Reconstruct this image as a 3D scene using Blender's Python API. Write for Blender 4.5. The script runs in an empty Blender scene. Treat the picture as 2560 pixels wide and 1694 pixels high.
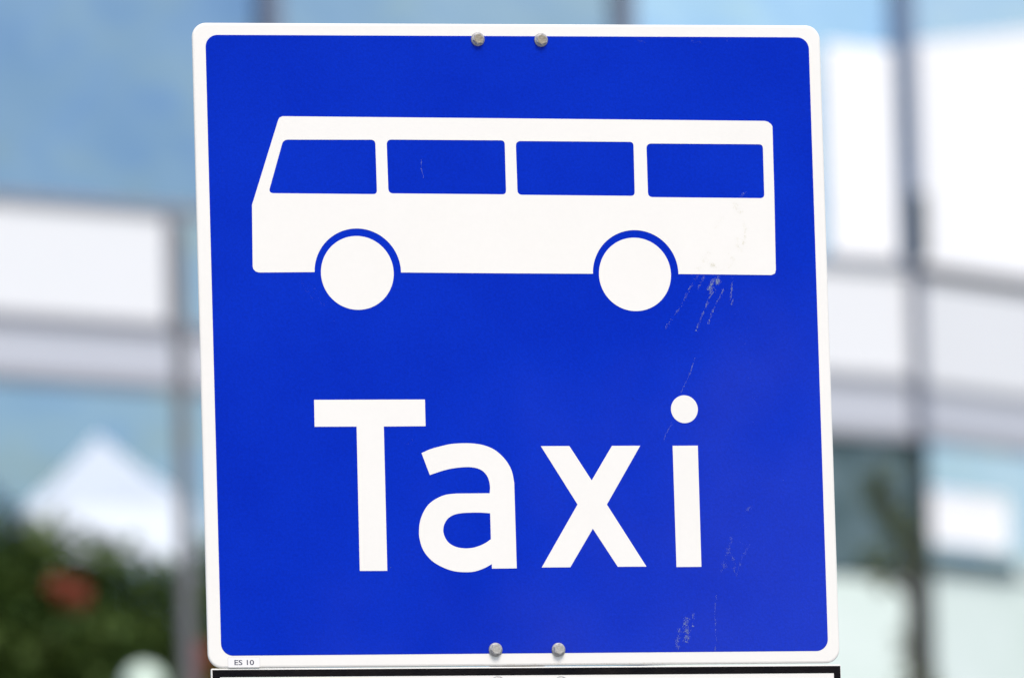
import bpy, bmesh, math, random
from mathutils import Vector, Matrix, Euler
from mathutils.geometry import tessellate_polygon

rnd = random.Random(11)
scene = bpy.context.scene
col = scene.collection
R = math.radians

# ------------------------------------------------------------------ camera
cam_data = bpy.data.cameras.new('camera')
cam = bpy.data.objects.new('camera', cam_data)
col.objects.link(cam)
scene.camera = cam
cam.location = (0, 0, 1.65)
cam.rotation_euler = (R(96.8467), R(1.6424), R(0.1972))
cam_data.lens = 400
cam_data.sensor_width = 36
cam_data.clip_end = 3000
cam_data.dof.use_dof = True
cam_data.dof.focus_distance = 12.336
cam_data.dof.aperture_fstop = 9.3
cam_data.dof.aperture_blades = 0

# ------------------------------------------------------------------ light
SUN_AZ, SUN_EL = 17.0, 52.0       # degrees to the right of straight behind the camera, height
sd = Vector((math.sin(R(SUN_AZ)) * math.cos(R(SUN_EL)), -math.cos(R(SUN_AZ)) * math.cos(R(SUN_EL)), math.sin(R(SUN_EL))))
world = bpy.data.worlds.new('World')
scene.world = world
world.use_nodes = True
wn = world.node_tree.nodes
wn.clear()
sky = wn.new('ShaderNodeTexSky')
sky.sky_type = 'NISHITA'
sky.sun_disc = False
sky.sun_elevation = R(SUN_EL)
sky.sun_rotation = math.atan2(sd.x, sd.y)
sky.dust_density = 1.8
bgn = wn.new('ShaderNodeBackground')
bgn.inputs['Strength'].default_value = 0.1
wo = wn.new('ShaderNodeOutputWorld')
world.node_tree.links.new(sky.outputs[0], bgn.inputs[0])
world.node_tree.links.new(bgn.outputs[0], wo.inputs[0])
sun_data = bpy.data.lights.new('sun', 'SUN')
sun_data.energy = 1.5
sun_data.angle = R(22)
sun_data.color = (1.0, 0.92, 0.83)
sun = bpy.data.objects.new('sun', sun_data)
col.objects.link(sun)
sun.location = (10, -10, 30)
sun.rotation_euler = sd.to_track_quat('Z', 'Y').to_euler()
scene.view_settings.view_transform = 'Standard'
scene.view_settings.look = 'None'
scene.view_settings.gamma = 1
scene.view_settings.exposure = 0.86

# ------------------------------------------------------------------ materials
def mat(name, color, rough=0.5, metal=0.0, spec=0.5, noise=None, bump=None, coat=0.0):
    """noise = (scale, amount, second colour); bump = (scale, strength, distance)"""
    m = bpy.data.materials.new(name)
    m.use_nodes = True
    nt = m.node_tree
    b = nt.nodes['Principled BSDF']
    b.inputs['Base Color'].default_value = (*color, 1)
    b.inputs['Roughness'].default_value = rough
    b.inputs['Metallic'].default_value = metal
    b.inputs['Specular IOR Level'].default_value = spec
    b.inputs['Coat Weight'].default_value = coat
    if noise or bump:
        tc = nt.nodes.new('ShaderNodeTexCoord')
    if noise:
        n = nt.nodes.new('ShaderNodeTexNoise')
        n.inputs['Scale'].default_value = noise[0]
        n.inputs['Detail'].default_value = 6
        n.inputs['Roughness'].default_value = 0.65
        nt.links.new(tc.outputs['Object'], n.inputs['Vector'])
        r = nt.nodes.new('ShaderNodeValToRGB')
        r.color_ramp.elements[0].position = 0.35
        r.color_ramp.elements[1].position = 0.70
        c2 = noise[2]
        r.color_ramp.elements[0].color = (*color, 1)
        r.color_ramp.elements[1].color = (*[color[i] * (1 - noise[1]) + c2[i] * noise[1] for i in range(3)], 1)
        nt.links.new(n.outputs['Fac'], r.inputs['Fac'])
        nt.links.new(r.outputs['Color'], b.inputs['Base Color'])
    if bump:
        n2 = nt.nodes.new('ShaderNodeTexNoise')
        n2.inputs['Scale'].default_value = bump[0]
        n2.inputs['Detail'].default_value = 3
        nt.links.new(tc.outputs['Object'], n2.inputs['Vector'])
        bp = nt.nodes.new('ShaderNodeBump')
        bp.inputs['Strength'].default_value = bump[1]
        bp.inputs['Distance'].default_value = bump[2]
        nt.links.new(n2.outputs['Fac'], bp.inputs['Height'])
        nt.links.new(bp.outputs['Normal'], b.inputs['Normal'])
    return m

M = {}
M['white'] = mat('white_sheeting', (0.805, 0.787, 0.742), 0.4, spec=0.25, noise=(7, 0.07, (0.55, 0.52, 0.44)), bump=(260, 0.06, 0.0006))
M['blue'] = mat('blue_sheeting', (0.0008, 0.0205, 0.412), 0.34, spec=0.035, noise=(4, 0.9, (0.0018, 0.0285, 0.475)), bump=(420, 0.16, 0.0008))
def sheen_gradient(m):  # reflected sheen put into the specular level, rising toward the lower right
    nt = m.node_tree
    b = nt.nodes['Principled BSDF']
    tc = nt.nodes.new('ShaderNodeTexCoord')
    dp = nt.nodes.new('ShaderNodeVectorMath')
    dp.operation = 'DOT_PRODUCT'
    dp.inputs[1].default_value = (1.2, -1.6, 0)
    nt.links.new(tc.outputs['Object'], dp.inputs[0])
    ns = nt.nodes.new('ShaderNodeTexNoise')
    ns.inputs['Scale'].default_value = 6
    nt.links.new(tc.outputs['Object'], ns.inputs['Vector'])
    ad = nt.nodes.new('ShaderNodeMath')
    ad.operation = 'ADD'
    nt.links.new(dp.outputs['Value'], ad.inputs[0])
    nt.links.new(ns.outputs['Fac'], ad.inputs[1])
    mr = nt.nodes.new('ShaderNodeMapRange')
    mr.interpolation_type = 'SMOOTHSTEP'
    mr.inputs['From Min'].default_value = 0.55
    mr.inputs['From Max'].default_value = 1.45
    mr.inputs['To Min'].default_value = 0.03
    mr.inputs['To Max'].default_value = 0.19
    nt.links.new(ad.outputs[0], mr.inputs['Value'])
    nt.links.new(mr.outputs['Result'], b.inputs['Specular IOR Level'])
def grain(m, scale, lo):
    # fine texture of the reflective sheeting
    nt = m.node_tree
    b = nt.nodes['Principled BSDF']
    src = b.inputs['Base Color'].links[0].from_socket
    tc = nt.nodes.new('ShaderNodeTexCoord')
    n = nt.nodes.new('ShaderNodeTexNoise')
    n.inputs['Scale'].default_value = scale
    n.inputs['Detail'].default_value = 4
    n.inputs['Roughness'].default_value = 0.8
    nt.links.new(tc.outputs['Object'], n.inputs['Vector'])
    r = nt.nodes.new('ShaderNodeMapRange')
    r.inputs['From Min'].default_value = 0.3
    r.inputs['From Max'].default_value = 0.7
    r.inputs['To Min'].default_value = lo
    r.inputs['To Max'].default_value = 2 - lo
    nt.links.new(n.outputs['Fac'], r.inputs['Value'])
    mx = nt.nodes.new('ShaderNodeVectorMath')
    mx.operation = 'SCALE'
    nt.links.new(src, mx.inputs[0])
    nt.links.new(r.outputs['Result'], mx.inputs['Scale'])
    nt.links.new(mx.outputs['Vector'], b.inputs['Base Color'])
sheen_gradient(M['blue'])
grain(M['blue'], 330, 0.86)
grain(M['white'], 120, 0.992)
M['black'] = mat('black_sheeting', (0.003, 0.003, 0.005), 0.25, spec=0.05, noise=(14, 0.6, (0.018, 0.014, 0.012)), bump=(420, 0.6, 0.0012))
M['zinc'] = mat('galvanised_steel', (0.46, 0.46, 0.47), 0.5, metal=0.35, noise=(260, 0.7, (0.26, 0.24, 0.2)), bump=(500, 0.5, 0.0008))
M['zinc_face'] = mat('weathered_bolt_face', (0.36, 0.33, 0.26), 0.6, metal=0.25, noise=(420, 0.8, (0.16, 0.13, 0.08)), bump=(900, 0.7, 0.0008))
M['zinc_pale'] = mat('pale_bolt_face', (0.44, 0.43, 0.40), 0.6, metal=0.2, noise=(420, 0.7, (0.24, 0.23, 0.2)), bump=(900, 0.7, 0.0008))
M['post'] = mat('galvanised_post', (0.4, 0.41, 0.42), 0.5, metal=0.5, noise=(30, 0.4, (0.25, 0.25, 0.26)))
M['scuff'] = mat('pale_scuff', (0.29, 0.35, 0.41), 0.8, spec=0.1)
M['soil'] = mat('tan_soil', (0.52, 0.49, 0.30), 0.9, spec=0.1)
M['speck'] = mat('dark_speck', (0.004, 0.008, 0.06), 0.8, spec=0.1)
M['sticker'] = mat('sticker_paper', (0.80, 0.79, 0.775), 0.35, spec=0.3)
M['edge'] = mat('grey_sticker_edge', (0.60, 0.58, 0.56), 0.7)
M['ink'] = mat('grey_ink', (0.05, 0.05, 0.09), 0.5, spec=0.2)
M['stain'] = mat('rust_stain', (0.60, 0.50, 0.36), 0.9, spec=0.1)

# ------------------------------------------------------------------ helpers
def link(name, me, m=None, parent=None, loc=(0, 0, 0), rot=(0, 0, 0)):
    o = bpy.data.objects.new(name, me)
    col.objects.link(o)
    if m is not None and not me.materials:
        me.materials.append(m)
    o.parent = parent
    o.location = loc
    o.rotation_euler = rot
    return o

def thing(name, label, cat, loc=(0, 0, 0), rot=(0, 0, 0), group=None):
    o = bpy.data.objects.new(name, None)
    o.empty_display_size = 0.1
    col.objects.link(o)
    o.location = loc
    o.rotation_euler = rot
    o['label'] = label
    o['category'] = cat
    if group:
        o['group'] = group
    return o

def bm_mesh(bm, name, smooth=False):
    me = bpy.data.meshes.new(name)
    bmesh.ops.recalc_face_normals(bm, faces=bm.faces)
    bm.to_mesh(me)
    bm.free()
    if smooth:
        me.polygons.foreach_set('use_smooth', [True] * len(me.polygons))
    return me

def prism(name, outer, holes, z0, z1, chamfer=0.0):
    """flat sheet with an outline and holes (metres), its edge walls real"""
    loops = [outer] + list(holes)
    flat = [p for l in loops for p in l]
    tris = tessellate_polygon([[Vector((x, y, 0)) for x, y in l] for l in loops])
    bm = bmesh.new()
    top = [bm.verts.new((x, y, z1)) for x, y in flat]
    bot = [bm.verts.new((x, y, z0)) for x, y in flat]
    for t in tris:
        try:
            bm.faces.new([top[i] for i in t])
            bm.faces.new([bot[i] for i in reversed(t)])
        except ValueError:
            pass
    k = 0
    for l in loops:
        n = len(l)
        for i in range(n):
            a, b = k + i, k + (i + 1) % n
            bm.faces.new((bot[a], bot[b], top[b], top[a]))
        k += n
    return bm_mesh(bm, name)

def mm(pts):
    return [(x / 1000, y / 1000) for x, y in pts]

def rrect(x0, x1, y0, y1, r, n=10):
    pts = []
    for cx, cy, a in ((x1 - r, y1 - r, 0), (x0 + r, y1 - r, 90), (x0 + r, y0 + r, 180), (x1 - r, y0 + r, 270)):
        for i in range(n + 1):
            t = R(a + 90 * i / n)
            pts.append((cx + r * math.cos(t), cy + r * math.sin(t)))
    return pts

def fillet(pts, radii, n=6):
    """round each corner of a polygon by its radius"""
    out = []
    N = len(pts)
    for i in range(N):
        p = Vector(pts[i])
        a = (Vector(pts[i - 1]) - p)
        b = (Vector(pts[(i + 1) % N]) - p)
        r = radii[i] if isinstance(radii, (list, tuple)) else radii
        if r <= 0:
            out.append((p.x, p.y))
            continue
        p0 = p + a.normalized() * r
        p1 = p + b.normalized() * r
        for k in range(n + 1):
            t = k / n
            q = p0 * (1 - t) ** 2 + p * 2 * t * (1 - t) * (0.92) + p1 * t ** 2 + p * 0
            # keep the weights summing to one
            w = (1 - t) ** 2 + 2 * t * (1 - t) * 0.92 + t ** 2
            out.append((q.x / w, q.y / w))
    return out

def smooth_run(pts, n=4):
    """Catmull-Rom through the points of one curved stroke edge"""
    P = [Vector(p) for p in pts]
    out = []
    for i in range(len(P) - 1):
        p0 = P[i - 1] if i else P[0] * 2 - P[1]
        p1, p2 = P[i], P[i + 1]
        p3 = P[i + 2] if i + 2 < len(P) else P[-1] * 2 - P[-2]
        for k in range(n):
            t = k / n
            q = 0.5 * ((2 * p1) + (p2 - p0) * t + (2 * p0 - 5 * p1 + 4 * p2 - p3) * t * t + (3 * p1 - p0 - 3 * p2 + p3) * t ** 3)
            out.append((q.x, q.y))
    out.append(tuple(P[-1]))
    return out

def ellipse(cx, cy, rx, ry, n=72, a0=0, a1=360, close=True):
    m = n if close else n + 1
    return [(cx + rx * math.cos(R(a0 + (a1 - a0) * i / n)), cy + ry * math.sin(R(a0 + (a1 - a0) * i / n))) for i in range(m)]

def plate_mesh(name, outline_fn, thick, bev):
    """metal plate: outline_fn(inset) gives the outline; edges eased front and back"""
    rings = [(outline_fn(0.6 * bev), -thick), (outline_fn(0), -thick + bev * 0.7), (outline_fn(0), -bev * 0.7), (outline_fn(0.35 * bev), -bev * 0.2), (outline_fn(bev), 0)]
    bm = bmesh.new()
    vs = [[bm.verts.new((x, y, z)) for x, y in pts] for pts, z in rings]
    n = len(vs[0])
    for a, b in zip(vs, vs[1:]):
        for i in range(n):
            bm.faces.new((a[i], a[(i + 1) % n], b[(i + 1) % n], b[i]))
    bm.faces.new(vs[-1])
    bm.faces.new(list(reversed(vs[0])))
    return bm_mesh(bm, name)

def lathe(bm, prof, n=24, cx=0, cy=0, cap=True):
    rings = []
    for r, z in prof:
        rings.append([bm.verts.new((cx + r * math.cos(2 * math.pi * i / n), cy + r * math.sin(2 * math.pi * i / n), z)) for i in range(n)])
    for a, b in zip(rings, rings[1:]):
        for i in range(n):
            bm.faces.new((a[i], a[(i + 1) % n], b[(i + 1) % n], b[i]))
    if cap:
        bm.faces.new(rings[-1])
        bm.faces.new(list(reversed(rings[0])))

def box_mesh(name, x0, x1, y0, y1, z0, z1, bev=0.0):
    bm = bmesh.new()
    bmesh.ops.create_cube(bm, size=1)
    for v in bm.verts:
        v.co = Vector(((x0 + x1) / 2 + v.co.x * (x1 - x0), (y0 + y1) / 2 + v.co.y * (y1 - y0), (z0 + z1) / 2 + v.co.z * (z1 - z0)))
    if bev:
        bmesh.ops.bevel(bm, geom=bm.edges[:], offset=bev, segments=2, affect='EDGES')
    return bm_mesh(bm, name)

def tube(bm, pts, radii, n=8):
    prev = None
    for i, p in enumerate(pts):
        p = Vector(p)
        d = (Vector(pts[min(i + 1, len(pts) - 1)]) - Vector(pts[max(i - 1, 0)])).normalized()
        u = d.cross(Vector((0.3, 0.9, 0.1))).normalized()
        v = d.cross(u)
        ring = [bm.verts.new(p + (u * math.cos(2 * math.pi * k / n) + v * math.sin(2 * math.pi * k / n)) * radii[i]) for k in range(n)]
        if prev:
            for k in range(n):
                bm.faces.new((prev[k], prev[(k + 1) % n], ring[(k + 1) % n], ring[k]))
        else:
            bm.faces.new(list(reversed(ring)))
        prev = ring
    bm.faces.new(prev)

# ------------------------------------------------------------------ ground
M['paving'] = mat('grey_paving', (0.26, 0.26, 0.25), 0.85, noise=(0.6, 0.5, (0.18, 0.18, 0.18)))
bm = bmesh.new()
G = 40
gv = [[bm.verts.new((-600 + 1200 * i / G, -600 + 1200 * j / G, 0)) for i in range(G + 1)] for j in range(G + 1)]
for j in range(G):
    for i in range(G):
        bm.faces.new((gv[j][i], gv[j][i + 1], gv[j + 1][i + 1], gv[j + 1][i]))
g = link('ground', bm_mesh(bm, 'ground'), M['paving'])
g['kind'] = 'structure'

# ------------------------------------------------------------------ glass building behind
def glass(name, tint, rough=0.08, wave=0.0):
    m = mat(name, tint, rough, metal=1.0, noise=(0.55, 0.8, (min(1, tint[0] * 1.35), min(1, tint[1] * 1.22), min(1, tint[2] * 1.1))))  # tint noise paints in uneven reflections across the panes
    if wave:
        nt = m.node_tree
        b = nt.nodes['Principled BSDF']
        tc = nt.nodes.new('ShaderNodeTexCoord')
        n = nt.nodes.new('ShaderNodeTexNoise')
        n.inputs['Scale'].default_value = 0.9
        n.inputs['Detail'].default_value = 2
        bp = nt.nodes.new('ShaderNodeBump')
        bp.inputs['Strength'].default_value = wave
        bp.inputs['Distance'].default_value = 0.2
        nt.links.new(tc.outputs['Object'], n.inputs['Vector'])
        nt.links.new(n.outputs['Fac'], bp.inputs['Height'])
        nt.links.new(bp.outputs['Normal'], b.inputs['Normal'])
    return m

M['glass_a'] = glass('blue_coated_glass', (0.31, 0.43, 0.57), 0.1, 0.25)
M['glass_b'] = glass('mid_blue_coated_glass', (0.41, 0.52, 0.61), 0.1, 0.2)
M['glass_low'] = glass('grey_blue_coated_glass', (0.36, 0.49, 0.61), 0.1, 0.2)
M['glass_c'] = glass('pale_blue_coated_glass', (0.58, 0.76, 0.92), 0.1, 0.2)
M['glass_d'] = glass('bright_blue_coated_glass', (0.72, 0.87, 1.0), 0.1, 0.2)
M['glass_teal'] = mat('dark_teal_glass', (0.045, 0.085, 0.095), 0.1, spec=0.4, noise=(2.2, 0.9, (0.16, 0.23, 0.26)))
M['mullion'] = mat('grey_blue_aluminium', (0.20, 0.22, 0.28), 0.45, metal=0.2)
M['mullion_blue'] = mat('blue_grey_aluminium', (0.19, 0.24, 0.34), 0.4, metal=0.2)
M['rail'] = mat('grey_aluminium', (0.27, 0.27, 0.30), 0.45, metal=0.2)
M['rail_light'] = mat('light_grey_aluminium', (0.38, 0.385, 0.41), 0.45, metal=0.2)
M['panel_white'] = mat('white_spandrel', (0.79, 0.80, 0.81), 0.4, noise=(0.8, 0.1, (0.7, 0.72, 0.7)))
M['panel_grey'] = mat('light_grey_spandrel', (0.52, 0.54, 0.59), 0.4, noise=(0.8, 0.15, (0.45, 0.47, 0.55)))
M['bright_white'] = mat('reflection_stand_in_white', (0.97, 0.97, 0.97), 0.6)
M['mint'] = mat('pale_mint_glass_panel', (0.66, 0.77, 0.70), 0.3, noise=(0.9, 0.8, (0.82, 0.90, 0.87)))
M['dark'] = mat('dark_grey_metal', (0.035, 0.05, 0.055), 0.5)
M['teal_bar'] = mat('teal_grey_metal', (0.08, 0.13, 0.14), 0.5)
M['concrete'] = mat('pale_concrete', (0.42, 0.42, 0.41), 0.8, noise=(0.5, 0.4, (0.34, 0.34, 0.33)))
M['core'] = mat('dark_interior', (0.04, 0.045, 0.05), 0.8)

bld = thing('glass_building', 'out of focus glass building with blue panes, white and grey bands behind the sign', 'building', (0, 90, 0), (0, 0, R(40.1)))
SB = 4.308                                     # where the front turns
def part(name, m, x0, x1, z0, z1, y0=-0.05, y1=0.05, facet=0, bev=0.0):
    me = box_mesh(name, x0, x1, y0, y1, z0, z1, bev)
    if facet:
        return link(name, me, m, bld, (SB, 0, 0), (0, 0, R(13.4)))
    return link(name, me, m, bld)

Z_RAIL = (13.27, 12.34, 11.885)                # rails of the band
MUL = (-9.4, -5.89, -2.386, 1.284)
bays = list(zip(MUL, MUL[1:] + (SB,)))
for i, (a, b) in enumerate(bays):
    up = [M['glass_a'], M['glass_a'], M['glass_b'], M['glass_c']][i]
    part('pane', up, a + 0.05, b - 0.05, 13.31, 16.5, 0.03, 0.06)
    part('spandrel_panel', M['panel_grey'], a + 0.05, b - 0.05, Z_RAIL[2] + 0.035, Z_RAIL[1] - 0.035, -0.02, 0.05, bev=0.01)
    if i == 1:
        part('spandrel_panel', M['panel_white'], a + 0.05, -3.50, Z_RAIL[1] + 0.035, Z_RAIL[0] - 0.035, -0.02, 0.05, bev=0.01)
        part('mullion', M['mullion'], -3.50, -3.38, Z_RAIL[1] + 0.035, Z_RAIL[0] - 0.035, -0.05, 0.05)
        part('pane', M['glass_b'], -3.38, b - 0.05, Z_RAIL[1] + 0.035, Z_RAIL[0] - 0.035, 0.02, 0.05)
    else:
        part('spandrel_panel', M['glass_b'] if i == 2 else M['panel_white'], a + 0.05, b - 0.05, Z_RAIL[1] + 0.035, Z_RAIL[0] - 0.035, -0.02, 0.05, bev=0.01)
    if i < 3:
        part('pane', M['glass_low'], a + 0.05, b - 0.05, 9.0, Z_RAIL[2] - 0.035, 0.03, 0.06)
    else:
        part('pane', M['glass_teal'], a + 0.05, b - 0.05, 10.74, Z_RAIL[2] - 0.035, 0.03, 0.06)
        part('mint_panel', M['mint'], a + 0.05, b - 0.05, 9.0, 10.70, 0.0, 0.06, bev=0.01)
    for z in Z_RAIL:
        part('rail', M['rail_light'] if i == 3 else M['rail'], a + 0.05, b - 0.05, z - 0.035, z + 0.035, -0.06, 0.05)
for x in MUL:
    part('mullion', M['mullion'], x - 0.05, x + 0.05, 9.0, 16.5, -0.08, 0.06)
part('mullion', M['mullion_blue'], SB - 0.035, SB + 0.035, 13.31, 16.5, -0.1, 0.06)
part('mullion', M['mullion'], SB - 0.035, SB + 0.035, 11.86, 13.30, -0.1, 0.06)
part('mullion', M['dark'], SB - 0.035, SB + 0.035, 9.0, 11.85, -0.1, 0.06)
part('lamp_box', M['dark'], SB - 0.07, SB + 0.03, 13.33, 13.88, -0.2, -0.1, bev=0.02)
part('reflection_stand_in', M['bright_white'], 3.42, 4.16, 13.33, 15.08, -0.03, 0.0, bev=0.01)  # white panel standing in for a bright reflection in the glass
# the second facet
part('pane', M['glass_d'], 0.08, 3.4, 13.31, 16.5, 0.03, 0.06, 1)
me = bpy.data.meshes.new('reflection_stand_in')
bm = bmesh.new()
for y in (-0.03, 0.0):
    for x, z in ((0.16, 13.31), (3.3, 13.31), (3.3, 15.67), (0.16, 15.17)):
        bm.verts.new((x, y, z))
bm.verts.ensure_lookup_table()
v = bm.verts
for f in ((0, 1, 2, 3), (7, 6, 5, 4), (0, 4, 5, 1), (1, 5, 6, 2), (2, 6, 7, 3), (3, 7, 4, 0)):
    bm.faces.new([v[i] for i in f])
link('reflection_stand_in', bm_mesh(bm, 'reflection_stand_in'), M['bright_white'], bld, (SB, 0, 0), (0, 0, R(13.4)))  # slant-topped white panel, shaped as the bright reflection it replaces
part('spandrel_panel', M['panel_white'], 0.08, 3.4, 12.33, 13.16, -0.02, 0.05, 1, 0.01)
part('spandrel_panel', M['panel_grey'], 0.08, 3.4, 11.92, 12.26, -0.02, 0.05, 1, 0.01)
for z in (13.195, 12.295, 11.885):
    part('rail', M['rail_light'], 0.08, 3.4, z - 0.028, z + 0.028, -0.03, 0.05, 1)
part('pane', M['glass_d'], 0.08, 3.4, 10.94, 11.85, 0.03, 0.06, 1)
part('reflection_stand_in', M['bright_white'], 0.10, 1.26, 11.01, 11.46, -0.03, 0.0, 1, 0.04)
part('transom', M['teal_bar'], 0.08, 1.32, 10.80, 10.92, -0.06, 0.05, 1)
part('transom', M['mint'], 1.33, 3.4, 10.80, 10.92, -0.03, 0.05, 1)
part('mint_panel', M['mint'], 0.08, 3.4, 9.0, 10.78, 0.0, 0.06, 1, 0.01)
part('mullion', M['mullion'], 3.4, 3.5, 9.0, 16.5, -0.08, 0.06, 1)
# body of the building
part('lower_wall', M['concrete'], -9.45, SB + 0.05, 0, 8.98, -0.02, 0.3)
part('lower_wall', M['concrete'], 0.08, 3.5, 0, 8.98, -0.02, 0.3, 1)
part('roof', M['concrete'], -9.6, SB, 16.52, 17.1, -0.2, 9)
part('roof', M['concrete'], 0.02, 3.6, 16.53, 17.12, -0.2, 9, 1)
part('core', M['core'], -9.4, SB - 0.02, 8.99, 16.5, 0.4, 9)
part('core', M['core'], 0.02, 3.45, 8.98, 16.51, 0.4, 9, 1)
part('terrace', M['concrete'], -6.4, -2.2, 9.0, 9.25, -2.2, -0.1)

# ------------------------------------------------------------------ white peaked canopy on the terrace
M['canvas'] = mat('white_canvas', (0.80, 0.86, 0.93), 0.7, noise=(2, 0.3, (0.66, 0.73, 0.82)))
cp = thing('peaked_canopy', 'blurred white peaked canopy above the red-berried tree, left of the sign', 'canopy', (-3.18, 86.2, 9.25), (0, 0, R(10)))
bm = bmesh.new()
ap = bm.verts.new((0, 0, 2.10))
hw = 0.645
mids, cor = [], []
for sx, sy in ((1, 1), (-1, 1), (-1, -1), (1, -1)):
    cor.append(bm.verts.new((sx * hw, sy * hw, 1.5)))
for i in range(4):
    a, b = cor[i], cor[(i + 1) % 4]
    m1 = bm.verts.new(ap.co.lerp(a.co, 0.5) - Vector((0, 0, 0.03)))
    mids.append(m1)
for i in range(4):
    a, b = cor[i], cor[(i + 1) % 4]
    bm.faces.new((ap, mids[i], mids[(i + 1) % 4]))
    bm.faces.new((mids[i], a, b, mids[(i + 1) % 4]))
bmesh.ops.solidify(bm, geom=bm.faces[:], thickness=0.01)
link('canopy_roof', bm_mesh(bm, 'canopy_roof'), M['canvas'], cp)
for i, (x0, x1, y0, y1, z0) in enumerate(((-hw, hw, -hw - .01, -hw, 1.05), (-hw, hw, hw, hw + .01, 1.15), (hw, hw + .01, -hw, hw, .95), (-hw - .01, -hw, -hw, hw, 1.15))):
    link('valance', box_mesh('valance', x0, x1, y0, y1, z0, 1.495), M['canvas'], cp)
for sx in (-1, 1):
    for sy in (-1, 1):
        link('leg', box_mesh('leg', sx * .63 - .015, sx * .63 + .015, sy * .63 - .015, sy * .63 + .015, 0, 1.48), M['rail'], cp)

# ------------------------------------------------------------------ trees
def leaf_mat(name, c1, c2):
    m = mat(name, c1, 0.5, spec=0.3, noise=(3.0, 0.9, c2))
    b = m.node_tree.nodes['Principled BSDF']
    b.inputs['Transmission Weight'].default_value = 0.0
    return m
M['leaf'] = leaf_mat('dark_rowan_leaf', (0.016, 0.05, 0.005), (0.14, 0.20, 0.045))
M['leaf2'] = leaf_mat('olive_leaf', (0.06, 0.085, 0.012), (0.14, 0.155, 0.03))
M['bark'] = mat('grey_brown_bark', (0.035, 0.03, 0.025), 0.9, noise=(8, 0.6, (0.06, 0.05, 0.04)))
M['berry'] = mat('red_berry', (0.24, 0.034, 0.008), 0.35)

def leaves(blobs, n, size, seed):
    """leaf-sized pairs of faces spread through the crown's clumps"""
    r = random.Random(seed)
    bm = bmesh.new()
    tot = sum(b[3] ** 2 for b in blobs)
    for (x, y, z, rad) in blobs:
        c = Vector((x, y, z))
        for i in range(int(n * rad ** 2 / tot)):
            d = Vector((r.gauss(0, 1), r.gauss(0, 1), r.gauss(0, 1))).normalized()
            p = c + d * rad * (r.random() ** 0.4)
            ax = Vector((r.gauss(0, 1), r.gauss(0, 1), r.gauss(-.2, .6))).normalized()
            s = size * r.uniform(0.6, 1.25)
            w = ax.cross(Vector((r.gauss(0, .4), r.gauss(0, .4), 1))).normalized() * s * 0.24
            up = ax.cross(w).normalized() * s * 0.06
            a = bm.verts.new(p)
            b1 = bm.verts.new(p + ax * s * .45 + w + up)
            b2 = bm.verts.new(p + ax * s * .45 - w + up)
            e = bm.verts.new(p + ax * s)
            m_ = bm.verts.new(p + ax * s * .5)
            bm.faces.new((a, m_, e, b1))
            bm.faces.new((a, b2, e, m_))
    me = bpy.data.meshes.new('crown')
    bm.to_mesh(me)
    bm.free()
    return me

def tree(name, label, base, trunk, limbs, blobs, n, size, lm, seed):
    t = thing(name, label, 'tree', base)
    bm = bmesh.new()
    tube(bm, [p for p, r in trunk], [r for p, r in trunk], 10)
    link('trunk', bm_mesh(bm, 'trunk', True), M['bark'], t)
    for l in limbs:
        bm = bmesh.new()
        tube(bm, [p for p, r in l], [r for p, r in l], 6)
        link('limb', bm_mesh(bm, 'limb', True), M['bark'], t)
    c = link('crown', leaves(blobs, n, size, seed), lm, t)
    return t

rr = random.Random(5)
TB = Vector((-3.1, 60.3, 0))
blobs = [(0, 0, 6.3, 1.0), (-0.9, 0.2, 6.5, 1.0), (0.4, -0.3, 6.6, .72), (-0.3, 0.4, 6.9, .85), (-.1, -.5, 7.0, .62), (0.5, 0.1, 7.05, .5), (0.85, -.2, 6.9, .5), (1.1, 0.2, 6.6, .6), (-0.2, 0, 5.2, 1.3), (1.0, 0, 5.6, 1.0), (-1.2, 0, 5.5, 1.1), (.9, -.3, 7.12, .33), (.62, 0, 7.35, .3), (.1, 0, 7.5, .42), (1.42, -.1, 6.95, .38), (1.5, 0, 7.35, .30), (1.52, .1, 7.7, .22), (-.5, 0, 7.6, .5), (1.2, -.2, 7.0, .3), (.3, 0, 7.5, .46), (.75, .1, 7.38, .42), (1.2, -.1, 7.25, .40), (-.1, -.2, 7.55, .5), (.25, .1, 7.75, .4), (.6, 0, 7.68, .36), (.95, 0, 7.6, .32), (1.25, .1, 7.5, .27), (0, -.3, 7.2, .6), (.7, -.3, 7.0, .6)]
limbs = []
for (x, y, z, r_) in blobs[::2]:
    limbs.append([((0, 0, z * .55), .06), ((x * .5, y * .5, z * .8), .04), ((x, y, z), .015)])
rowan = tree('rowan_tree', 'dark green leafy tree with red berries in the lower left corner', TB,
             [((0, 0, 0), .17), ((.05, 0, 2), .13), ((0, .05, 4), .10), ((-.05, 0, 6.5), .04)], limbs, blobs, 60000, 0.11, M['leaf'], 3)
def berry_cluster(p, n, rad, seed):
    r = random.Random(seed)
    bm = bmesh.new()
    for i in range(n):
        d = Vector((r.gauss(0, 1), r.gauss(0, .7), r.gauss(0, .7)))
        d = d.normalized() * rad * r.random() ** .5
        bmesh.ops.create_icosphere(bm, subdivisions=1, radius=r.uniform(.011, .016), matrix=Matrix.Translation(Vector(p) - TB + d))
    link('berry_cluster', bm_mesh(bm, 'berry_cluster', True), M['berry'], rowan)
berry_cluster((-2.33, 59.2, 7.47), 95, .09, 1)
berry_cluster((-2.42, 59.15, 7.53), 50, .05, 2)
berry_cluster((-1.66, 59.2, 7.15), 80, .07, 3)
berry_cluster((-1.70, 59.2, 7.03), 60, .06, 4)

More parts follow.
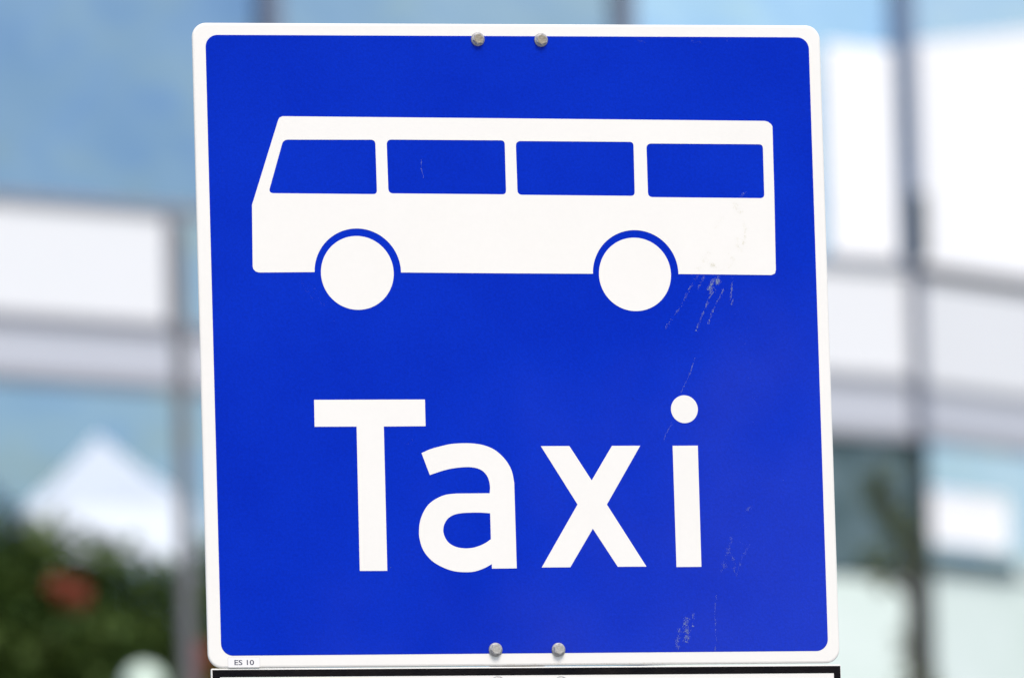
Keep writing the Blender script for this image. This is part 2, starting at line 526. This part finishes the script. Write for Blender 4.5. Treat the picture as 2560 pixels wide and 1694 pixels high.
sb = [(-.22, 0, 10.2, .13), (-.2, .1, 10.02, .13), (-.14, -.05, 9.9, .13), (-.08, 0, 9.78, .14), (-.28, 0, 9.62, .15), (-.2, .1, 9.48, .13), (-.02, 0, 9.6, .12), (-.3, .05, 10.1, .1), (-.06, 0, 9.0, .14), (.02, 0, 8.7, .2), (0, 0, 8.3, .3), (0, 0, 7.6, .5), (.1, .1, 7.0, .6)]
tree('sapling', 'slim dark-stemmed young tree with thin olive foliage before the glass, right of the sign', (2.79, 80, 0),
     [((0, 0, 0), .09), ((-.02, 0, 5), .075), ((0, 0, 8.6), .07), ((-.01, 0, 9.55), .055), ((-.1, 0, 9.85), .03), ((-.24, 0, 10.3), .01)],
     [[((0, 0, 7.8), .03), ((.15, 0, 8.2), .012)], [((0, 0, 9.3), .03), ((-.26, 0, 9.6), .008)]], sb, 3300, .085, M['leaf2'], 8)

# ------------------------------------------------------------------ steel post and globe lamp
M['post_grey'] = mat('dull_grey_paint', (0.16, 0.16, 0.17), 0.5)
sp = thing('steel_post', 'blurred slim grey post rising beside the sign on its left', 'post', (-1.528, 52, 0))
bm = bmesh.new()
lathe(bm, [(.034, .0), (.034, 8.44), (.030, 8.47), (.012, 8.49)], 20)
link('shaft', bm_mesh(bm, 'shaft', True), M['post_grey'], sp)
bm = bmesh.new()
lathe(bm, [(.10, 0), (.10, .03), (.05, .05), (.05, .35), (.036, .37)], 20)
link('base_collar', bm_mesh(bm, 'base_collar'), M['post_grey'], sp)

M['opal'] = mat('opal_glass', (0.62, 0.74, 0.62), 0.35)
gl = thing('globe_lamp', 'pale rounded lamp globe cut off by the bottom edge, below the berries', 'lamp', (-1.80, 54, 0))
bm = bmesh.new()
lathe(bm, [(.05, 0), (.045, 3), (.035, 6.43)], 16)
link('lamp_pole', bm_mesh(bm, 'lamp_pole', True), M['post_grey'], gl)
bm = bmesh.new()
bmesh.ops.create_uvsphere(bm, u_segments=32, v_segments=20, radius=.105, matrix=Matrix.Translation((0, 0, 6.525)))
link('lamp_globe', bm_mesh(bm, 'lamp_globe', True), M['opal'], gl)

# ------------------------------------------------------------------ the sign
YAW = R(12.7776)
SIGN = Vector((0.00519, 12.24891, 3.11486))
SROT = (R(90), 0, YAW)          # local x along the plate, y up, z towards the viewer
sign = thing('taxi_sign', 'blue square road sign with white bus symbol and the word Taxi', 'road sign', SIGN, SROT)
H = 0.350
link('plate', plate_mesh('plate', lambda i: rrect(-H + i, H - i, -H + i, H - i, .0158 - i, 12), .0040, .0022), M['white'], sign)
Z1, Z2, Z3 = .00022, .00044, .00052
blue = link('blue_field', prism('blue_field', rrect(-.3355, .3370, -.3367, .3366, .0132, 12), [], .00001, Z1), M['blue'], sign)

# bus symbol
def arch(cx, cy, r, x_end, y_end, x_start, y_start):
    return [(x_end, y_end)] + ellipse(cx, cy, r, r, 40, 0.5, 179.5, False) + [(x_start, y_start)]
bus = [(-257.6, 244.1), (-256.0, 246.6), (-252.8, 248.0), (1.8, 246.3), (284.7, 244.2), (288.2, 243.2), (291.3, 241.0), (293.0, 238.3), (292.7, 166.0), (291.7, 80.3), (290.6, 76.4), (286.6, 74.7)]
bus += arch(134.6, 76.2, 47.8, 182.2, 75.9, 86.6, 76.2)
bus += [(-3.2, 76.7)]
bus += arch(-174.2, 77.9, 47.8, -126.6, 77.7, -222.0, 78.2)
bus += [(-283.3, 77.8), (-287.0, 79.0), (-289.4, 81.6), (-290.0, 84.7), (-289.0, 151.3)]
def win(p, corners):
    return fillet(p, corners)
windows = [
    fillet([(-252.6, 222.5), (-150.9, 222.6), (-150.6, 163.1), (-270.6, 164.1)], [5.0, 5.0, 4.2, 5.6]),
    fillet([(-138.4, 222.8), (-7.2, 222.2), (-7.3, 163.0), (-137.9, 164.0)], [5.4, 4.3, 4.3, 5.2]),
    fillet([(5.1, 221.5), (136.5, 220.8), (136.2, 161.5), (5.4, 162.6)], [5.6, 4.3, 4.5, 5.0]),
    fillet([(150.9, 219.1), (281.6, 218.4), (281.4, 159.1), (151.0, 160.2)], [5.6, 4.3, 4.5, 5.2]),
]
body = link('bus_symbol', prism('bus_symbol', mm(bus), [mm(list(reversed(w))) for w in windows], Z1 + .00001, Z2), M['white'], sign)
for cx, cy in ((-174.75, 77.3), (133.75, 75.5)):
    link('wheel', prism('wheel', mm(ellipse(cx, cy, 40.2, 40.2, 96)), [], Z1 + .00001, Z2), M['white'], sign)

# the word
T = [(-226.3, -60.6), (-103.9, -60.6), (-104.0, -89.6), (-150.2, -89.8), (-150.7, -246.3), (-181.0, -246.2), (-180.2, -89.8), (-226.5, -89.8)]
A1 = [(-109.3, -118.8), (-99.8, -114.8), (-89.5, -111.9), (-76.2, -109.1), (-61.5, -108.3), (-48.3, -109.0), (-36.6, -111.7), (-26.4, -116.9), (-16.4, -126.7), (-10.1, -138.2), (-7.6, -151.3)]
A2 = [(-7.5, -244.5), (-34.9, -244.6)]
A3 = [(-35.0, -239.7), (-43.4, -244.1), (-53.7, -247.5), (-64.0, -248.3), (-77.2, -247.1), (-90.3, -242.4), (-101.8, -235.1), (-110.3, -224.3), (-113.9, -212.7), (-114.5, -204.1), (-113.1, -193.3), (-109.1, -183.2), (-103.0, -174.6), (-94.0, -168.2), (-83.6, -164.2), (-71.9, -162.9)]
A4 = [(-35.1, -162.8), (-34.5, -156.2), (-35.3, -149.7), (-37.5, -143.9), (-41.8, -138.8), (-47.6, -135.8), (-54.9, -134.4), (-62.2, -134.3), (-74.0, -135.4), (-85.8, -137.9), (-100.8, -142.7)]
AC = [(-35.2, -184.5), (-47.5, -183.7), (-57.8, -183.8), (-66.6, -184.2), (-75.5, -186.0), (-82.2, -190.1), (-86.0, -195.6), (-87.6, -201.4), (-87.3, -206.4), (-85.0, -212.2), (-80.8, -217.2), (-73.5, -221.0), (-63.3, -222.5), (-53.0, -221.4), (-42.6, -217.5), (-35.2, -212.7)]
X = [(23.2, -111.8), (54.9, -111.8), (78.6, -149.4), (102.3, -111.8), (133.8, -111.8), (94.7, -175.7), (136.7, -243.5), (104.8, -243.5), (78.3, -201.9), (52.0, -243.7), (20.3, -243.7), (62.1, -175.5)]
I = [(170.0, -112.0), (198.1, -111.9), (198.0, -244.1), (170.2, -244.2)]
def letter(outer, holes, label):
    o = link('letter', prism('letter', mm(outer), [mm(h) for h in holes], Z1 + .00001, Z2), M['white'], sign)
    o['label'] = label
    return o
letter(T, [], 'white capital letter T')
letter(smooth_run(A1) + A2 + smooth_run(A3) + smooth_run(A4), [list(reversed(smooth_run(AC)))], 'white letter a')
letter(X, [], 'white letter x')
li = letter(I, [], 'white letter i')
link('dot', prism('dot', mm(ellipse(184.4, -72.1, 15.0, 15.2, 60)), [], Z1 + .00001, Z2), M['white'], li)

# sticker with its code
st = link('code_sticker', prism('code_sticker', rrect(-.3282, -.2936, -.3493, -.3388, .0012, 4), [], .00001, .00022), M['sticker'], sign)
def text_mesh(txt, name, size):
    cu = bpy.data.curves.new(name, 'FONT')
    cu.body = txt
    cu.size = size
    cu.resolution_u = 6
    cu.offset = 0.012
    ob = bpy.data.objects.new(name, cu)
    col.objects.link(ob)
    bpy.context.view_layer.update()
    dg = bpy.context.evaluated_depsgraph_get()
    me = bpy.data.meshes.new_from_object(ob.evaluated_get(dg))
    bpy.data.objects.remove(ob)
    bpy.data.curves.remove(cu)
    return me
link('sticker_edge', prism('sticker_edge', rrect(-.3286, -.2932, -.3496, -.3384, .0015, 4), [list(reversed(rrect(-.3281, -.2937, -.34915, -.33885, .0011, 4)))], .00001, .00019), M['edge'], st)
tm = text_mesh('ES 10', 'code_lettering', 1.0)
xs = [v.co.x for v in tm.vertices]
ys = [v.co.y for v in tm.vertices]
for v in tm.vertices:
    v.co.x = -.3213 + (v.co.x - min(xs)) / (max(xs) - min(xs)) * .0214
    v.co.y = -.3470 + (v.co.y - min(ys)) / (max(ys) - min(ys)) * .0056
    v.co.z = .00027
link('code_lettering', tm, M['ink'], st)

# bolts: round flange, hexagonal head with a chamfered face
def hex_prof(r, z, rot, n=6):
    return [(r * math.cos(R(60 * i + rot)), r * math.sin(R(60 * i + rot)), z) for i in range(n)]
bm = bmesh.new()
lathe(bm, [(.0076, 0), (.0076, .0010), (.0070, .0019), (.0058, .0026)], 28)
flange_me = bm_mesh(bm, 'flange', True)
bm = bmesh.new()
rings = [[bm.verts.new(p) for p in hex_prof(r, z, 0)] for r, z in ((.0063, .0018), (.0063, .0052), (.0056, .0058))]
for a, b in zip(rings, rings[1:]):
    for i in range(6):
        bm.faces.new((a[i], a[(i + 1) % 6], b[(i + 1) % 6], b[i]))
bm.faces.new(rings[-1])
head_me = bm_mesh(bm, 'bolt')
bm = bmesh.new()                                # worn stamped face
lathe(bm, [(.0050, .00581), (.0047, .0060), (.0034, .00598), (.0030, .00590)], 22)
face_me = bm_mesh(bm, 'face')
def bolt(parent, x, y, rot, facem):
    h = link('bolt', head_me.copy(), M['zinc'], parent, (x / 1000, y / 1000, .00025), (0, 0, R(rot)))
    link('flange', flange_me.copy(), M['zinc'], h)
    link('face', face_me.copy(), facem, h)
    return h
bolt(sign, -34.0, 332.9, 12, M['zinc_face'])
bolt(sign, 36.5, 332.4, 27, M['zinc_face'])
bolt(sign, -33.6, -332.6, 5, M['zinc_pale'])
bolt(sign, 36.1, -333.2, 33, M['zinc_pale'])

# scuffs: flecks of worn film along the scrapes
def flecks(strokes, z, seed):
    r = random.Random(seed)
    bm = bmesh.new()
    for pts, per_mm, spread, size in strokes:
        P = [Vector(p) for p in pts]
        for a, b in zip(P, P[1:]):
            L = (b - a).length
            d = (b - a).normalized() if L else Vector((1, 0))
            nrm = Vector((-d.y, d.x))
            clumps = [(r.uniform(-.02, 1.02), r.uniform(.5, 2.6) / max(L, 1), r.uniform(.2, 1) ** 2) for _ in range(max(2, int(L / 3)))]
            tot = sum(c_[2] * c_[1] for c_ in clumps)
            for k in range(max(1, int(L * per_mm * 1.25))):
                pick = r.random() * tot
                for t0, sg, wt in clumps:
                    pick -= wt * sg
                    if pick <= 0:
                        break
                t = t0 + r.gauss(0, sg) if r.random() > .2 else r.random()
                if not -.05 <= t <= 1.05:
                    continue
                c = a + (b - a) * t + nrm * r.gauss(0, spread)
                s = size * .74 * r.uniform(.35, 1.2) * (0.5 + 0.5 * math.sin(t * L * 1.7 + seed) ** 2)
                ln, wd = s * r.uniform(1.0, 2.6), s * r.uniform(.25, .6)
                ang = math.atan2(d.y, d.x) + r.gauss(0, .35)
                ca, sa = math.cos(ang), math.sin(ang)
                vs = []
                for q in range(5):
                    th = 2 * math.pi * q / 5 + r.uniform(-.4, .4)
                    ex, ey = math.cos(th) * ln / 2 * r.uniform(.6, 1), math.sin(th) * wd / 2 * r.uniform(.6, 1)
                    vs.append(bm.verts.new(((c.x + ex * ca - ey * sa) / 1000, (c.y + ex * sa + ey * ca) / 1000, z + r.uniform(0, .00004))))
                bm.faces.new(vs)
    return bm_mesh(bm, 'scuff_marks')
S = [
    ([(204.0, 74.9), (193.9, 59.2), (183.7, 40.4), (175.4, 29.5), (166.2, 16.9)], 3.2, .8, .8),
    ([(211.2, 74.1), (206.9, 65.5), (203.5, 59.2)], 5, .7, .9),
    ([(227.2, 74.9), (225.3, 63.9)], 20, 1.3, 1.1),
    ([(221.5, 70.2), (215.5, 57.6)], 16, 1.2, 1.1),
    ([(223.5, 59.2), (216.0, 49.8), (210.0, 35.7), (203.1, 21.6), (199.7, 13.0)], 4.5, .6, .95),
    ([(220.0, 62.0), (217.0, 54.0)], 9, .9, 1.0),
    ([(232.4, 59.2), (225.5, 46.6), (218.7, 34.1), (214.3, 21.6)], 4.5, .55, .9),
    ([(243.2, 73.3), (241.5, 59.2), (239.6, 46.6)], 5, .5, .9),
    ([(242.9, 48.2), (240.3, 41.9)], 6, .4, .9),
    ([(198.9, -12.9), (191.8, -33.2), (183.3, -49.6), (180.8, -55.1)], 3, .35, .8),
    ([(261.4, 166.6), (254.8, 161.1)], 7, 1.0, .7),
    ([(169.7, -87.1), (162.3, -100.7), (159.7, -109.8)], 2.2, .4, .8),
    ([(258.9, -177.6), (248.7, -182.8)], 3, 1.0, .8),
    ([(232.3, -211.5), (231.2, -222.1), (224.5, -235.6), (221.9, -246.9), (219.5, -249.9)], 3.5, 1.2, .7),
    ([(229.4, -228.1), (235.3, -238.7), (234.2, -249.3)], 3.5, .8, .7),
    ([(222, -240), (226, -246)], 5, 1.6, .7),
    ([(252.9, -220.7), (244.8, -232.7), (237.1, -253.1)], 2.6, .6, .7),
    ([(181.4, -299.9), (177.0, -308.0), (180.9, -316.1), (178.1, -325.8)], 11, 1.7, 1.1),
    ([(170.3, -311.2), (170.9, -319.2), (167.3, -327.3), (170.4, -333.8)], 7, 1.0, .9),
    ([(187.4, -295.1), (186.1, -309.7)], 4, .6, .9),
    ([(213.7, -275.0), (211.5, -290.4), (211.5, -308.2), (212.1, -324.4), (210.1, -335.7)], 2.4, .5, .8),
    ([(-100.2, 202.2), (-101.0, 191.3), (-98.1, 180.3)], 4.5, .22, .7),
    ([(-238.3, 69.4), (-229.2, 54.7), (-224.0, 46.7)], 1.3, 1.2, .45),
    ([(-227.6, 66.7), (-219.8, 54.7), (-212.0, 42.0)], 1.3, 1.2, .45),
    ([(144.8, 332.4), (152.8, 330.5)], 3, .5, .6),
    ([(204.9, 331.8), (215.3, 330.6)], 3, .6, .6),
    ([(244.3, 332.8), (249.9, 332.5)], 2, .4, .5),
    ([(246, 40), (257, -10), (262, -45), (262, -90)], .35, 3, .5),
    ([(250, -190), (240, -225)], .8, 4, .45),
    ([(-160, -95), (-120, -110)], .3, 4, .5),
]
for x, y in ((-320.2, 188.3), (-201.9, 25.3), (-106.9, -275.0), (-189.4, -147.1), (-146.7, -242.3), (118.8, 303.9), (160.4, 330.1), (292.1, -149.7), (223.9, -266.6), (151.5, 32.6)):
    S.append(([(x, y), (x + .6, y - .8)], 3, .2, .9))
sc = link('scuff_marks', flecks(S, Z3, 4), M['scuff'], sign)
sc['kind'] = 'stuff'
D = [
    ([(248.6, 155.6), (247.9, 151.5), (251.9, 146.5), (256.5, 143.5)], 5, 1.6, .9),
    ([(256.6, 133.4), (258.9, 124.3), (258.1, 115.2), (254.7, 104.1), (252.5, 100.0)], 4.5, .9, .9),
    ([(249.9, 115.2), (248.6, 108.1), (251.5, 101.0)], 5, 1.3, .9),
    ([(220.6, 100.0), (213.2, 94.0), (209.8, 85.9), (203.4, 79.9)], 3.4, 1.6, .8),
    ([(215.0, 87.9), (223.2, 84.9)], 9, 1.2, 1.0),
    ([(238.0, 98.0), (243.0, 94.0), (242.7, 84.9), (237.5, 82.9)], 3.5, 1.3, .8),
    ([(236.3, 141.4), (228.7, 130.3), (218.1, 121.2)], 1.6, 1.0, .7),
    ([(225, 86), (226, 78)], 5, 4, .8),
]
sl_ = link('soil_marks', flecks(D, Z3, 9), M['soil'], sign)
sl_['kind'] = 'stuff'
dk = link('dark_specks', flecks([([(126.5, -59.3), (127.1, -61.5)], 6, .25, 1.6), ([(137.4, -48.2), (137.6, -49.2)], 5, .2, 1.2), ([(73.2, 185.2), (73.5, 184.6)], 5, .2, 1.0), ([(333.4, 279.9), (333.6, 279.2)], 5, .2, 1.0)], Z3, 2), M['speck'], sign)
dk['kind'] = 'stuff'
rs = link('rust_stains', flecks([([(-20, -348.4), (60, -348.5), (160, -348.3)], 1.1, .25, .9), ([(-33.6, -340), (-33.4, -349)], 7, 1.8, .6), ([(36.1, -340.5), (36.5, -349)], 6, 1.8, .6)], .00006, 6), M['stain'], sign)
rs['kind'] = 'stuff'

# ------------------------------------------------------------------ the panel below
lower = thing('lower_sign_panel', 'white sign panel with black border just below the blue sign, mostly cut off', 'road sign', SIGN, SROT)
PH0, PH1 = -.700, -.3510
def sheet_rot(o):
    o.rotation_euler = (0, 0, R(-0.1))
    o.location = (0, 0, -.0010)
    return o
sheet_rot(link('plate', plate_mesh('plate', lambda i: rrect(-.3463 + i, .3514 - i, PH0 + i, PH1 - i, .0014 - i, 3), .0030, .0006), M['white'], lower))
fr = [(-.3449, PH0 + .002), (.3508, PH0 + .002), (.3508, PH1 - .0015), (-.3449, PH1 - .0015)]
fi = [(-.3366, PH0 + .0095), (.3434, PH0 + .0095), (.3434, PH1 - .0093), (-.3366, PH1 - .0093)]
sheet_rot(link('border', prism('border', fr, [list(reversed(fi))], .00001, .0002), M['black'], lower))
bolt(lower, -31.8, -369.0, 8, M['zinc_pale'])
bolt(lower, 38.2, -369.5, 20, M['zinc_pale'])

# ------------------------------------------------------------------ the post that carries both, hidden behind them
sgp = thing('sign_post', 'galvanised round post behind the blue sign carrying both plates', 'post', SIGN + Vector((0, 0, -SIGN.z)) + Vector((-.221, .975, 0)) * .045, (0, 0, YAW))
bm = bmesh.new()
lathe(bm, [(.03, 0), (.03, SIGN.z + .335), (.028, SIGN.z + .34)], 24)
link('shaft', bm_mesh(bm, 'shaft', True), M['post'], sgp)
for dz in (.3327, -.3327, -.369, -.66):
    link('clamp', box_mesh('clamp', -.045, .045, -.0405, -.031, SIGN.z + dz - .012, SIGN.z + dz + .012, .002), M['zinc'], sgp)

scene.render.resolution_x = 1024
scene.render.resolution_y = 677
